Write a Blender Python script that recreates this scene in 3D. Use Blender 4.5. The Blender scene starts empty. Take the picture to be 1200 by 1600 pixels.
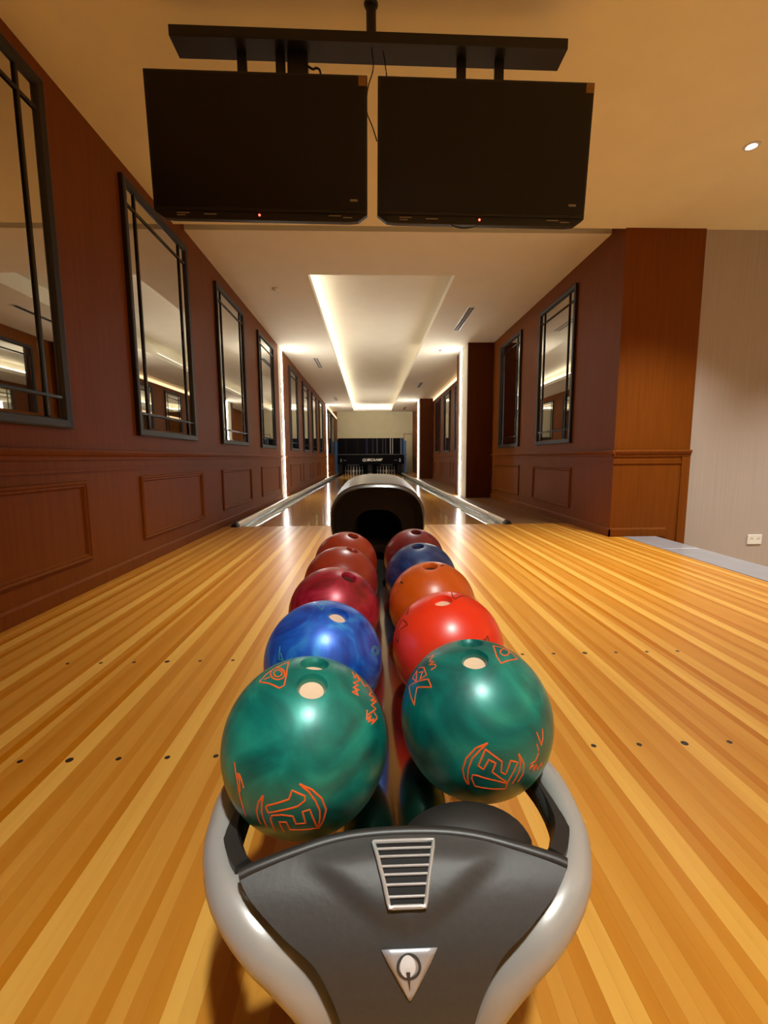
import bpy, bmesh, math, random
from mathutils import Vector, Matrix
random.seed(7)
S = bpy.context.scene
COL = S.collection

# ------------------------------------------------------------------ camera
PITCH, YAW, ROLL = 0.12175, 0.03211, -0.0063
cam_d = bpy.data.cameras.new('camera')
cam = bpy.data.objects.new('camera', cam_d); COL.objects.link(cam)
cp, sp, cy_, sy_ = math.cos(PITCH), math.sin(PITCH), math.cos(YAW), math.sin(YAW)
F = Vector((sy_*cp, cy_*cp, -sp)); Rt = Vector((cy_, -sy_, 0)); U = Rt.cross(F)
R2 = math.cos(ROLL)*Rt + math.sin(ROLL)*U
U2 = -math.sin(ROLL)*Rt + math.cos(ROLL)*U
m = Matrix((R2, U2, -F)).transposed().to_4x4()
m.translation = Vector((-0.0328, -5.4497, 0.8318))
cam.matrix_world = m
cam_d.sensor_fit = 'HORIZONTAL'; cam_d.sensor_width = 36.0
cam_d.lens = 693.1/1200*36.0
cam_d.clip_start = 0.02; cam_d.clip_end = 100
S.camera = cam

# ------------------------------------------------------------------ world, exposure
w = bpy.data.worlds.new('world'); S.world = w; w.use_nodes = True
w.node_tree.nodes['Background'].inputs[0].default_value = (0.9, 0.75, 0.6, 1)
w.node_tree.nodes['Background'].inputs[1].default_value = 0.02
S.view_settings.view_transform = 'Standard'; S.view_settings.look = 'None'
S.view_settings.gamma = 1.0; S.view_settings.use_curve_mapping = False
S.view_settings.exposure = 1.25

# light settings used by the lamp builders below
MAIN_SPOT_W = 152.0
FOUL_SPOT_W = 148.0
SIDE_SPOT_W = 150.0
ROOM_SPOT_W = 40.0
FAR_FILL_W = 170.0
LED_STRENGTH = 36.0
COVE_STRENGTH = 3.6
AMBER_STRENGTH = 0.75
ROOM_FILL_STRENGTH = 4.0
POCKET_FILL_STRENGTH = 24.0
WARM = (1.0, 0.62, 0.30)
SOFTWARM = (0.98, 1.0, 0.94)

# ------------------------------------------------------------------ helpers
def obj(name, mesh, mat=None, parent=None):
    o = bpy.data.objects.new(name, mesh); COL.objects.link(o)
    if mat is not None and mesh is not None and len(mesh.materials) == 0:
        mesh.materials.append(mat)
    if parent is not None: o.parent = parent
    return o

def tag(o, label, cat=None, group=None, kind=None):
    o['label'] = label
    if cat: o['category'] = cat
    if group: o['group'] = group
    if kind: o['kind'] = kind
    return o

def struct(o, label=None):
    o['kind'] = 'structure'
    if label: o['label'] = label
    return o

def thing(name, label, cat, loc=(0,0,0), rotz=0, group=None):
    o = bpy.data.objects.new(name, None); COL.objects.link(o)
    o.empty_display_size = 0.1
    o.location = loc; o.rotation_euler = (0, 0, rotz)
    return tag(o, label, cat, group)

def dup(root, loc=None, rotz=None, label=None):
    r = root.copy(); COL.objects.link(r)
    if loc is not None: r.location = loc
    if rotz is not None: r.rotation_euler = (0, 0, rotz)
    if label: r['label'] = label
    for ch in list(root.children):
        c = ch.copy(); COL.objects.link(c); c.parent = r
        for g in list(ch.children):
            d = g.copy(); COL.objects.link(d); d.parent = c
    return r

class MB:
    def __init__(s): s.v = []; s.f = []
    def add(s, vs, fs):
        n = len(s.v); s.v += [tuple(p) for p in vs]; s.f += [tuple(i+n for i in f) for f in fs]; return s
    def box(s, x0, x1, y0, y1, z0, z1):
        vs = [(x0,y0,z0),(x1,y0,z0),(x1,y1,z0),(x0,y1,z0),(x0,y0,z1),(x1,y0,z1),(x1,y1,z1),(x0,y1,z1)]
        return s.add(vs, [(0,3,2,1),(4,5,6,7),(0,1,5,4),(1,2,6,5),(2,3,7,6),(3,0,4,7)])
    def loft(s, rings, caps=True, closed=True):
        n = len(rings[0]); vs = [p for r in rings for p in r]; fs = []
        for i in range(len(rings)-1):
            for j in range(n if closed else n-1):
                a = i*n+j; b = i*n+(j+1) % n
                fs.append((a, b, b+n, a+n))
        if caps:
            fs.append(tuple(range(n-1, -1, -1))); fs.append(tuple((len(rings)-1)*n+j for j in range(n)))
        return s.add(vs, fs)
    def tube(s, pts, rad, n=10, caps=True, flat=1.0):
        pts = [Vector(p) for p in pts]; rings = []
        rads = rad if isinstance(rad, (list, tuple)) else [rad]*len(pts)
        up = Vector((0, 0, 1))
        for i, p in enumerate(pts):
            t = (pts[min(i+1, len(pts)-1)] - pts[max(i-1, 0)]).normalized()
            if abs(t.dot(up)) > 0.97: side = Vector((1, 0, 0)).cross(t)
            else: side = t.cross(up)
            side.normalize(); u2 = side.cross(t).normalized()
            rings.append([p + (side*math.cos(a)*flat + u2*math.sin(a))*rads[i] for a in [2*math.pi*k/n for k in range(n)]])
        return s.loft(rings, caps)
    def lathe(s, prof, n=24, axis=(0,0,0)):
        rings = []
        for r, z in prof:
            rings.append([(axis[0]+r*math.cos(2*math.pi*k/n), axis[1]+r*math.sin(2*math.pi*k/n), axis[2]+z) for k in range(n)])
        return s.loft(rings, True)
    def mesh(s, name, smooth=False, bevel=0, angle=40, seg=2):
        me = bpy.data.meshes.new(name); me.from_pydata(s.v, [], s.f); me.update()
        bm = bmesh.new(); bm.from_mesh(me)
        bmesh.ops.recalc_face_normals(bm, faces=bm.faces)
        if bevel:
            bmesh.ops.bevel(bm, geom=[e for e in bm.edges if e.calc_face_angle(0) > 0.5], offset=bevel, segments=seg, affect='EDGES', profile=0.5)
        bm.to_mesh(me); bm.free()
        if smooth:
            me.shade_smooth(); me.set_sharp_from_angle(angle=math.radians(angle))
        return me
    def build(s, name, mat=None, parent=None, **k):
        return obj(name, s.mesh(name, **k), mat, parent)

def catmull(pts, n=8):
    pts = [Vector(p) for p in pts]; P = [pts[0]*2-pts[1]] + pts + [pts[-1]*2-pts[-2]]; out = []
    for i in range(1, len(P)-2):
        for k in range(n):
            t = k/n; a, b, c, d = P[i-1:i+3]
            out.append(0.5*((2*b)+(c-a)*t+(2*a-5*b+4*c-d)*t*t+(3*b-a-3*c+d)*t**3))
    out.append(pts[-1]); return out

# ------------------------------------------------------------------ materials
def lin(c):
    return tuple(((x/255)/12.92 if x/255 <= 0.04045 else ((x/255+0.055)/1.055)**2.4) for x in c) + (1.0,)

def pbr(name, rgb, rough=0.5, metal=0.0, coat=0.0, spec=0.5, noise=0.0, scale=8.0, stretch=(1,1,1), bump=0.0, coat_rough=0.05):
    m = bpy.data.materials.new(name); m.use_nodes = True
    nt = m.node_tree; b = nt.nodes['Principled BSDF']
    b.inputs['Base Color'].default_value = lin(rgb); b.inputs['Roughness'].default_value = rough
    b.inputs['Metallic'].default_value = metal; b.inputs['Coat Weight'].default_value = coat
    b.inputs['Coat Roughness'].default_value = coat_rough
    b.inputs['Specular IOR Level'].default_value = spec
    tc = nt.nodes.new('ShaderNodeTexCoord'); mp = nt.nodes.new('ShaderNodeMapping')
    mp.inputs['Scale'].default_value = stretch
    nz = nt.nodes.new('ShaderNodeTexNoise'); nz.inputs['Scale'].default_value = scale; nz.inputs['Detail'].default_value = 4
    nt.links.new(tc.outputs['Object'], mp.inputs[0]); nt.links.new(mp.outputs[0], nz.inputs['Vector'])
    if noise:
        cr = nt.nodes.new('ShaderNodeValToRGB')
        c = lin(rgb)
        cr.color_ramp.elements[0].position = 0.3; cr.color_ramp.elements[1].position = 0.7
        cr.color_ramp.elements[0].color = tuple(x*(1-noise) for x in c[:3])+(1,)
        cr.color_ramp.elements[1].color = tuple(min(1, x*(1+noise)) for x in c[:3])+(1,)
        nt.links.new(nz.outputs['Fac'], cr.inputs[0]); nt.links.new(cr.outputs[0], b.inputs['Base Color'])
    if bump:
        bp = nt.nodes.new('ShaderNodeBump'); bp.inputs['Strength'].default_value = bump; bp.inputs['Distance'].default_value = 0.002
        nt.links.new(nz.outputs['Fac'], bp.inputs['Height']); nt.links.new(bp.outputs[0], b.inputs['Normal'])
    return m

def emit(name, rgb, strength):
    m = bpy.data.materials.new(name); m.use_nodes = True; nt = m.node_tree
    b = nt.nodes['Principled BSDF']
    b.inputs['Base Color'].default_value = (0.8, 0.8, 0.8, 1)
    b.inputs['Emission Color'].default_value = tuple(rgb)+(1,); b.inputs['Emission Strength'].default_value = strength
    return m

def board_mat():
    m = bpy.data.materials.new('approach_maple'); m.use_nodes = True; nt = m.node_tree; N = nt.nodes; L = nt.links
    b = N['Principled BSDF']; b.inputs['Roughness'].default_value = 0.38
    b.inputs['Specular IOR Level'].default_value = 0.3; b.inputs['Coat Weight'].default_value = 0.2; b.inputs['Coat Roughness'].default_value = 0.25
    oi = N.new('ShaderNodeObjectInfo')
    ge = N.new('ShaderNodeNewGeometry'); mp = N.new('ShaderNodeMapping'); mp.inputs['Scale'].default_value = (30, 2.2, 1)
    ad = N.new('ShaderNodeVectorMath'); ad.operation = 'ADD'
    mu = N.new('ShaderNodeMath'); mu.operation = 'MULTIPLY'; mu.inputs[1].default_value = 37.0
    L.new(oi.outputs['Random'], mu.inputs[0]); L.new(mu.outputs[0], ad.inputs[1]); L.new(ge.outputs['Position'], mp.inputs[0]); L.new(mp.outputs[0], ad.inputs[0])
    nz = N.new('ShaderNodeTexNoise'); nz.inputs['Scale'].default_value = 1.0; nz.inputs['Detail'].default_value = 5
    L.new(ad.outputs[0], nz.inputs['Vector'])
    mx = N.new('ShaderNodeMix'); mx.data_type = 'RGBA'; mx.blend_type = 'MULTIPLY'; mx.inputs[0].default_value = 0.55
    c2 = N.new('ShaderNodeValToRGB'); c2.color_ramp.elements[0].position = 0.32; c2.color_ramp.elements[1].position = 0.68
    c2.color_ramp.elements[0].color = (0.84, 0.74, 0.58, 1); c2.color_ramp.elements[1].color = (1, 1, 1, 1)
    L.new(nz.outputs['Fac'], c2.inputs[0]); L.new(oi.outputs['Color'], mx.inputs[6]); L.new(c2.outputs[0], mx.inputs[7])
    L.new(mx.outputs[2], b.inputs['Base Color'])
    return m

def lane_mat():
    m = bpy.data.materials.new('lane_maple'); m.use_nodes = True; nt = m.node_tree; N = nt.nodes; L = nt.links
    b = N['Principled BSDF']; b.inputs['Roughness'].default_value = 0.16
    b.inputs['Coat Weight'].default_value = 0.6; b.inputs['Coat Roughness'].default_value = 0.03
    ge = N.new('ShaderNodeNewGeometry'); sx = N.new('ShaderNodeSeparateXYZ'); L.new(ge.outputs['Position'], sx.inputs[0])
    dv = N.new('ShaderNodeMath'); dv.operation = 'DIVIDE'; dv.inputs[1].default_value = 0.02703
    fl = N.new('ShaderNodeMath'); fl.operation = 'FLOOR'; L.new(sx.outputs[0], dv.inputs[0]); L.new(dv.outputs[0], fl.inputs[0])
    wn = N.new('ShaderNodeTexWhiteNoise'); wn.noise_dimensions = '1D'; L.new(fl.outputs[0], wn.inputs['W'])
    cr = N.new('ShaderNodeValToRGB'); cr.color_ramp.elements[0].color = lin((190,124,36)); cr.color_ramp.elements[1].color = lin((228,176,90))
    L.new(wn.outputs['Value'], cr.inputs[0]); L.new(cr.outputs[0], b.inputs['Base Color'])
    return m

def ball_mat(name, a, b_, c=None, scale=9, rough=0.24, swirl=1.6, metal=0.0):
    m = bpy.data.materials.new(name); m.use_nodes = True; nt = m.node_tree; N = nt.nodes; L = nt.links
    b = N['Principled BSDF']; b.inputs['Roughness'].default_value = rough; b.inputs['Metallic'].default_value = metal
    b.inputs['Coat Weight'].default_value = 0.5; b.inputs['Coat Roughness'].default_value = 0.30
    tc = N.new('ShaderNodeTexCoord'); oi = N.new('ShaderNodeObjectInfo')
    ad = N.new('ShaderNodeVectorMath'); ad.operation = 'ADD'
    L.new(tc.outputs['Object'], ad.inputs[0]); L.new(oi.outputs['Random'], ad.inputs[1])
    nz = N.new('ShaderNodeTexNoise'); nz.inputs['Scale'].default_value = scale; nz.inputs['Detail'].default_value = 5; nz.inputs['Distortion'].default_value = swirl
    L.new(ad.outputs[0], nz.inputs['Vector'])
    cr = N.new('ShaderNodeValToRGB'); e = cr.color_ramp.elements
    e[0].position, e[0].color = 0.32, lin(a); e[1].position, e[1].color = 0.72, lin(c or b_)
    n = e.new(0.52); n.color = lin(b_)
    L.new(nz.outputs['Fac'], cr.inputs[0]); L.new(cr.outputs[0], b.inputs['Base Color'])
    return m

def streak_mat():
    m = bpy.data.materials.new('masking_print'); m.use_nodes = True; nt = m.node_tree; N = nt.nodes; L = nt.links
    b = N['Principled BSDF']; b.inputs['Roughness'].default_value = 0.6; b.inputs['Specular IOR Level'].default_value = 0.05
    tc = N.new('ShaderNodeTexCoord'); sx = N.new('ShaderNodeSeparateXYZ'); L.new(tc.outputs['Object'], sx.inputs[0])
    mr = N.new('ShaderNodeMapRange'); mr.inputs['From Min'].default_value = -1.74; mr.inputs['From Max'].default_value = 1.74
    L.new(sx.outputs[0], mr.inputs[0])
    cr = N.new('ShaderNodeValToRGB'); e = cr.color_ramp.elements
    base, purple, grey, white = lin((9,8,11)), lin((44,38,66)), lin((72,70,84)), lin((190,192,206))
    e[0].position, e[0].color = 0.0, base; e[1].position, e[1].color = 1.0, lin((60,90,140))
    for p, w_, c in ((0.13, 0.02, lin((24,20,20))), (0.30, 0.02, lin((22,20,24))), (0.44, 0.022, purple), (0.53, 0.015, purple), (0.595, 0.012, grey), (0.68, 0.014, lin((52,50,66))), (0.725, 0.008, grey), (0.794, 0.008, white), (0.828, 0.006, white), (0.955, 0.012, lin((120,132,150)))):
        for q, k in ((p-w_, base), (p, c), (p+w_, base)):
            n = e.new(q); n.color = k
    L.new(mr.outputs[0], cr.inputs[0])
    L.new(cr.outputs[0], b.inputs['Base Color'])
    return m

M = {}
M['wood'] = pbr('mahogany_panelling', (116,60,10), rough=0.5, spec=0.12, noise=0.10, scale=3.0, stretch=(14,14,0.7))
M['wood_dark'] = pbr('dark_mahogany', (92,46,12), rough=0.5, spec=0.12, noise=0.10, scale=3.0, stretch=(14,14,0.7))
M['frame'] = pbr('black_stained_frame', (24,18,14), rough=0.5, noise=0.15, scale=6)
M['muntin'] = pbr('black_metal_bar', (26,23,21), rough=0.22, metal=0.3, noise=0.1, scale=20)
M['mirror'] = pbr('mirror_glass', (214,212,206), rough=0.015, metal=1.0)
M['ceiling'] = pbr('ceiling_bounce_tint', (246,233,188), rough=0.85, noise=0.02, scale=4)  # cream tint carries the golden floor bounce; the lane ceiling stays whiter
M['ceiling_lanes'] = pbr('lane_ceiling_paint', (238,230,208), rough=0.85, noise=0.02, scale=4)
M['plaster'] = pbr('cream_plaster', (214,204,182), rough=0.8, noise=0.03, scale=3)
M['wallpaper'] = pbr('striped_wallpaper', (172,158,148), rough=0.75, noise=0.07, scale=3.0, stretch=(40,40,0.3))
M['dark_gap'] = pbr('dark_gap', (22,16,12), rough=0.9, noise=0.1, scale=5)
M['carpet'] = pbr('beige_carpet', (190,164,136), rough=0.95, noise=0.2, scale=60, bump=0.3)
M['board'] = board_mat(); M['lane'] = lane_mat()
M['side_floor'] = pbr('side_walk_wood', (122,84,46), rough=0.5, noise=0.15, scale=3, stretch=(12,0.6,1))
M['tile'] = pbr('grey_stone_tile', (150,149,154), rough=0.25, noise=0.06, scale=6)
M['dot'] = pbr('dark_inlay', (36,20,12), rough=0.5, noise=0.1, scale=50)
M['metal_gutter'] = pbr('gutter_grey', (150,150,142), rough=0.22, metal=0.75, noise=0.06, scale=8)
M['cap_metal'] = pbr('capping_metal', (196,178,150), rough=0.3, metal=0.55, noise=0.05, scale=9)
M['black'] = pbr('black_plastic', (15,13,12), rough=0.45, noise=0.1, scale=20)
M['black_matt'] = pbr('black_matt', (13,10,8), rough=0.75, noise=0.1, scale=20)
M['screen'] = pbr('screen_glass', (12,9,7), rough=0.30, noise=0.05, scale=10, spec=0.35)
M['charcoal'] = pbr('charcoal_plastic', (64,63,62), rough=0.5, noise=0.06, scale=140, bump=0.12)
M['charcoal_dark'] = pbr('dark_charcoal_plastic', (44,42,40), rough=0.42, noise=0.06, scale=60)
M['silver'] = pbr('silver_plastic', (176,174,170), rough=0.33, metal=0.25, noise=0.03, scale=30, coat=0.4, coat_rough=0.15)
M['chrome'] = pbr('chrome', (214,214,214), rough=0.22, metal=0.6, noise=0.03, scale=20)
M['steel'] = pbr('stainless_cover', (168,160,150), rough=0.16, metal=1.0, noise=0.05, scale=12, stretch=(30,1,1))
M['emblem'] = pbr('satin_aluminium', (186,188,196), rough=0.34, metal=0.4, noise=0.05, scale=15)
M['emblem_white'] = pbr('white_enamel', (232,232,234), rough=0.3, noise=0.02, scale=30)
M['hood'] = pbr('hood_plastic', (62,58,54), rough=0.3, noise=0.06, scale=30, coat=0.3, coat_rough=0.2)
M['hood_in'] = pbr('hood_inside', (16,11,9), rough=0.8, noise=0.1, scale=20)
M['rubber'] = pbr('black_rubber', (34,31,29), rough=0.6, noise=0.08, scale=50)
M['orange_ink'] = pbr('orange_ink', (236,96,30), rough=0.4, noise=0.05, scale=60)
M['black_ink'] = pbr('black_ink', (50,14,8), rough=0.4, noise=0.05, scale=60)
M['green_ink'] = pbr('green_ink', (70,170,130), rough=0.4, noise=0.05, scale=60)
M['insert'] = pbr('finger_insert', (224,192,160), rough=0.5, noise=0.05, scale=60)
M['insert_dark'] = pbr('dark_finger_insert', (70,26,18), rough=0.6, noise=0.05, scale=60)
M['white'] = pbr('white_plastic', (226,222,214), rough=0.4, noise=0.02, scale=20)
M['pin'] = pbr('pin_white', (226,220,208), rough=0.3, noise=0.03, scale=20)
M['pin_stripe'] = pbr('pin_red', (170,24,22), rough=0.3, noise=0.05, scale=20)
M['print_grey'] = pbr('pale_print', (150,140,128), rough=0.5, noise=0.05, scale=60)
M['sticker'] = pbr('tan_sticker', (150,106,52), rough=0.6, noise=0.15, scale=90)
M['masking'] = streak_mat()
M['masking_dark'] = pbr('masking_black', (10,9,10), rough=0.6, spec=0.05, noise=0.1, scale=10)
M['blue'] = pbr('blue_lit_side', (52,92,150), rough=0.35, noise=0.1, scale=5)  # blue light on the masking sides is put into this colour
M['lettering'] = pbr('white_lettering', (236,236,236), rough=0.5, noise=0.02, scale=20)
M['led'] = emit('led_white', (1.0, 0.99, 0.94), LED_STRENGTH)
M['cove'] = emit('cove_led', (1.0, 0.95, 0.86), COVE_STRENGTH)
M['cove_dim'] = emit('cove_led_dim', (1.0, 0.93, 0.80), COVE_STRENGTH*0.35)
M['amber'] = emit('amber_cove_led', (1.0, 0.66, 0.36), AMBER_STRENGTH)
M['room_fill'] = emit('room_fill_glow', (1.0, 0.64, 0.27), ROOM_FILL_STRENGTH)
M['ledge'] = pbr('dark_ledge_metal', (60,58,62), rough=0.4, metal=0.5, noise=0.05, scale=10)
M['pocket'] = emit('pocket_fill', (1.0, 0.93, 0.66), POCKET_FILL_STRENGTH)
M['lens'] = emit('downlight_lens', (1.0, 0.93, 0.85), 25.0)
M['red_led'] = emit('standby_red', (1.0, 0.05, 0.03), 4.0)

# ------------------------------------------------------------------ main dimensions
XL, XR = -1.84, 2.46          # left wall face, right alcove wall face
ZF, ZRC = 3.01, 3.08          # front ceiling, lane ceiling
YSTEP = -0.95                 # where the front ceiling ends
YEND = 20.2                   # end wall
ZLOW = -0.40                  # floor of the room right of / behind the approach
XR2, YB = 7.2, -9.6           # far side of the front room

# ------------------------------------------------------------------ floor of planks
floor = struct(MB().box(XL, 2.60, -7.6, -0.002, -0.40, -0.031).build('floor', M['dark_gap']), 'honey maple approach floor of narrow planks')
BW = 0.02703
plank_me = MB().box(-BW/2+0.00005, BW/2-0.00005, -0.5, 0.5, -0.030, 0.0).mesh('plank', bevel=0.0001, seg=1)
plank_me.materials.append(M['board'])
nb = int((2.60-XL)/BW)
rp = random.Random(11)
DARK, LIGHT = lin((186,112,5)), lin((226,173,80))
PATTERN = [0.98, 0.90, 0.28, 0.16, 0.62, 0.46, 0.20, 0.40, 0.34, 0.12]   # repeating board tones
tone = []
for i in range(nb):
    x = XL + BW*(i+0.5)
    ph = int(round((x-(0.8774 if x > 0 else -0.8774))/BW)) % 10
    tone.append(min(1, max(0, PATTERN[ph]+rp.gauss(0, 0.09))))
for i in range(nb):
    x = XL + BW*(i+0.5)
    cuts = [-7.6, 0.0]
    if rp.random() < 0.6: cuts.insert(1, rp.uniform(-4.6, -1.2))
    for a, b in zip(cuts[:-1], cuts[1:]):
        o = bpy.data.objects.new('plank', plank_me); COL.objects.link(o); o.parent = floor
        o.location = (x, (a+b)/2, rp.uniform(-0.00008, 0.0)); o.scale = (1, (b-a)-0.0004, 1)
        tn = tone[i] if a < -5 else min(1, max(0, tone[i]+rp.gauss(0, 0.10)))
        o.color = tuple(DARK[k]*(1-tn)+LIGHT[k]*tn for k in range(3))+(1,)
dot_me = MB().lathe([(0.0075, 0.0), (0.0075, 0.0008), (0.0, 0.0009)], n=14).mesh('marker_dot'); dot_me.materials.append(M['dot'])
for lane_x in (-0.8774, 0.8774):
    for y in (-3.674, -4.277):
        for k in range(-3, 4):
            o = bpy.data.objects.new('marker_dot', dot_me); COL.objects.link(o); o.parent = floor
            o.location = (lane_x+k*0.1346, y, -0.0004)
            sc = 1.35 if k == 0 else 1.0
            o.scale = (sc, sc, 1)

# grey stone edging along the right of the approach
edging = struct(MB().box(2.60, 2.94, -7.6, -0.97, -0.40, -0.012).build('trim_1', M['dark_gap']), 'grey stone tile edging beside the maple approach')
y = -7.6
while y < -0.98:
    y2 = min(y+0.60, -0.972)
    MB().box(2.603, 2.945, y+0.0015, y2-0.0015, -0.03, 0.002).build('tile', M['tile'], edging, bevel=0.002, seg=1)
    y = y2
struct(MB().box(XL-0.2, XR2, YB, -0.97, ZLOW-0.1, ZLOW).build('floor_lower', M['carpet']), 'beige carpet floor below the raised approach')

# ------------------------------------------------------------------ lanes
LW = 0.527
for cx, side in ((-0.8774, 'left'), (0.8774, 'right')):
    struct(MB().box(cx-LW, cx+LW, 0.0, 19.2, -0.12, -0.001).build('bowling_lane', M['lane'], smooth=False), 'glossy maple bowling lane on the %s' % side)
def gutter(x0, x1, label):
    c = (x0+x1)/2; r = (x1-x0)/2; rings = []
    for yy in (0.0, 19.2):
        inner = [(c-math.cos(a)*r*0.96, yy, -0.006-math.sin(a)*0.085) for a in [math.pi*k/14 for k in range(15)]]
        outer = [(c+math.cos(a)*r*0.999, yy, -0.004-math.sin(a)*0.100) for a in [math.pi*k/14 for k in range(15)]]
        rings.append(inner+outer)
    struct(MB().loft(rings).build('gutter', M['metal_gutter'], smooth=True), label)
gutter(-1.640, -1.4044, 'grey metal gutter beside the left wall')
gutter(-0.350, -0.115, 'grey metal gutter left of the middle capping')
gutter(0.115, 0.350, 'grey metal gutter right of the middle capping')
gutter(1.4044, 1.640, 'grey metal gutter beside the right side walk')
def capping(x0, x1, label, h=0.045):
    c = (x0+x1)/2; r = (x1-x0)/2; rings = []
    for yy in (0.03, 18.0):
        rings.append([(c-math.cos(a)*r, yy, math.sin(a)*h+0.004) for a in [math.pi*k/12 for k in range(13)]] + [(x1, yy, -0.10), (x0, yy, -0.10)])
    o = struct(MB().loft(rings).build('lane_capping', M['cap_metal'], smooth=True), label)
    rings = []
    for yy, s in ((-0.06, 0.75), (-0.05, 0.95), (0.028, 1.06)):
        rings.append([(c-math.cos(a)*r*s, yy, math.sin(a)*h*s*1.06+0.0015) for a in [math.pi*k/12 for k in range(13)]])
    MB().loft(rings).build('end_cap', M['black'], o, smooth=True)
capping(-1.73, -1.640, 'rounded metal capping along the left wall')
capping(1.640, 1.73, 'rounded metal capping along the right side walk')
capping(-0.115, 0.115, 'metal capping between the two lanes', 0.03)
struct(MB().box(XL, -1.731, 0.0, YEND, -0.12, 0.0).build('floor_side_left', M['side_floor']), 'narrow wooden strip between left wall and capping')
struct(MB().box(1.731, XR+0.1, 0.0, YEND, -0.12, 0.0).build('floor_side_right', M['side_floor']), 'dull brown wooden side walk along the right wall')
struct(MB().box(-1.73, 1.73, 0.0, YEND, -0.30, -0.125).build('floor_sub', M['dark_gap']), 'dark sub floor under the lanes')

# ------------------------------------------------------------------ panelled walls
def frame_mesh(name, w, h, prof):
    # mitred frame lying in local x/z, front towards -y; prof = list of (inset, protrusion)
    rings = []
    for ins, pr in prof:
        rings.append([(ins, -pr, ins), (w-ins, -pr, ins), (w-ins, -pr, h-ins), (ins, -pr, h-ins)])
    mb = MB(); n = 4; vs = [p for r in rings for p in r]; fs = []
    for i in range(len(rings)-1):
        for j in range(n):
            a = i*n+j; b = i*n+(j+1) % n
            fs.append((a, b, b+n, a+n))
    return mb.add(vs, fs).mesh(name)
_wc = {}
def wainscot(parent, side, y0, y1, z0=0.19, z1=0.70):
    k = (round(y1-y0, 3), z0, z1)
    if k not in _wc:
        _wc[k] = frame_mesh('wainscot_moulding', y1-y0, z1-z0, [(0, 0.0), (0.004, 0.014), (0.016, 0.020), (0.026, 0.012), (0.036, 0.014), (0.046, 0.001)])
        _wc[k].materials.append(M['wood'])
    o = obj('wainscot_moulding', _wc[k], None, parent)
    if side == 'L': o.location = (XL, y0, z0); o.rotation_euler = (0, 0, math.pi/2)
    else: o.location = (XR, y1, z0); o.rotation_euler = (0, 0, -math.pi/2)
    return o

CH_L = [(3.78, 4.34), (13.5, 14.15)]     # light channels in the left wall
segsL = [(YB, 3.78), (4.34, 13.5), (14.15, YEND)]
wl = MB()
for a, b in segsL: wl.box(XL-0.2, XL, a, b, ZLOW, 3.5)
wall_left = struct(wl.build('wall_left', M['wood']), 'long mahogany panelled wall on the left')
for a, b in CH_L:
    MB().box(XL-0.2, XL-0.012, a, b, ZLOW, 3.5).build('light_channel', M['plaster'], wall_left)
for a, b in segsL:
    rl = MB()
    prof = [(0.0, 0.825), (0.010, 0.828), (0.012, 0.850), (0.024, 0.862), (0.030, 0.880), (0.026, 0.893), (0.0, 0.895)]
    rl.loft([[(XL+p, yy, z) for p, z in prof] for yy in (a+0.001, b-0.001)])
    rl.build('chair_rail', M['wood'], wall_left)
    MB().box(XL, XL+0.010, a+0.001, b-0.001, 0.755, 0.772).build('rail_bead', M['wood'], wall_left)
    MB().loft([[(XL+p, yy, z) for p, z in [(0, 0.001), (0.014, 0.001), (0.014, 0.075), (0.006, 0.090), (0, 0.092)]] for yy in (a+0.001, b-0.001)]).build('baseboard', M['wood'], wall_left)
for y0, y1 in [(-5.86,-4.56), (-3.88,-2.567), (-1.90,-0.60), (0.05,1.39), (2.05,3.53), (4.80,6.28), (6.80,8.28), (8.85,10.2), (10.85,12.2), (14.5,15.8), (16.5,17.6)]:
    wainscot(wall_left, 'L', y0, y1)

# right alcove wall, from the column to the end
PIL = [(3.60, 4.75), (12.0, 13.3)]
PX = 1.95
wr = MB().box(XR, XR+0.2, -0.30, YEND, -0.10, 3.5)
wall_right = struct(wr.build('wall_right', M['wood']), 'mahogany panelled alcove wall on the right')
segsR = [(-0.97, 3.6), (4.75, 12.0), (13.3, YEND)]
for a, b in segsR:
    MB().loft([[(XR-p, yy, z) for p, z in prof] for yy in (a-0.028 if a < 0 else a+0.001, b-0.001)]).build('chair_rail', M['wood'], wall_right)
    MB().box(XR-0.010, XR, a-0.008 if a < 0 else a+0.001, b-0.001, 0.755, 0.772).build('rail_bead', M['wood'], wall_right)
    MB().loft([[(XR-p, yy, z) for p, z in [(0, 0.001), (0.014, 0.001), (0.014, 0.075), (0.006, 0.090), (0, 0.092)]] for yy in (a-0.014 if a < 0 else a+0.001, b-0.001)]).build('baseboard', M['wood'], wall_right)
for y0, y1 in [(-0.03, 1.25), (1.88, 3.36), (6.2, 7.7), (8.2, 9.7), (10.1, 11.5)]:
    wainscot(wall_right, 'R', y0, y1)

# column at the mouth of the alcove
column = struct(MB().box(XR, 3.25, -0.97, -0.30, ZLOW, 3.3).build('column', M['wood']), 'broad mahogany column lit amber beside the beige wall')
MB().loft([[(x, -0.97-p, z) for p, z in prof] for x in (XR-0.028, 3.256)]).build('chair_rail', M['wood'], column)
MB().box(XR-0.008, 3.19, -0.980, -0.97, 0.755, 0.772).build('rail_bead', M['wood'], column)
MB().box(3.165, 3.252, -0.983, -0.97, ZLOW, 0.824).build('stile', M['wood'], column)
MB().loft([[(x, -0.97-p, z) for p, z in [(0, 0.001), (0.014, 0.001), (0.014, 0.075), (0.006, 0.090), (0, 0.092)]] for x in (XR-0.014, 3.05)]).build('baseboard', M['wood'], column)

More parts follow.
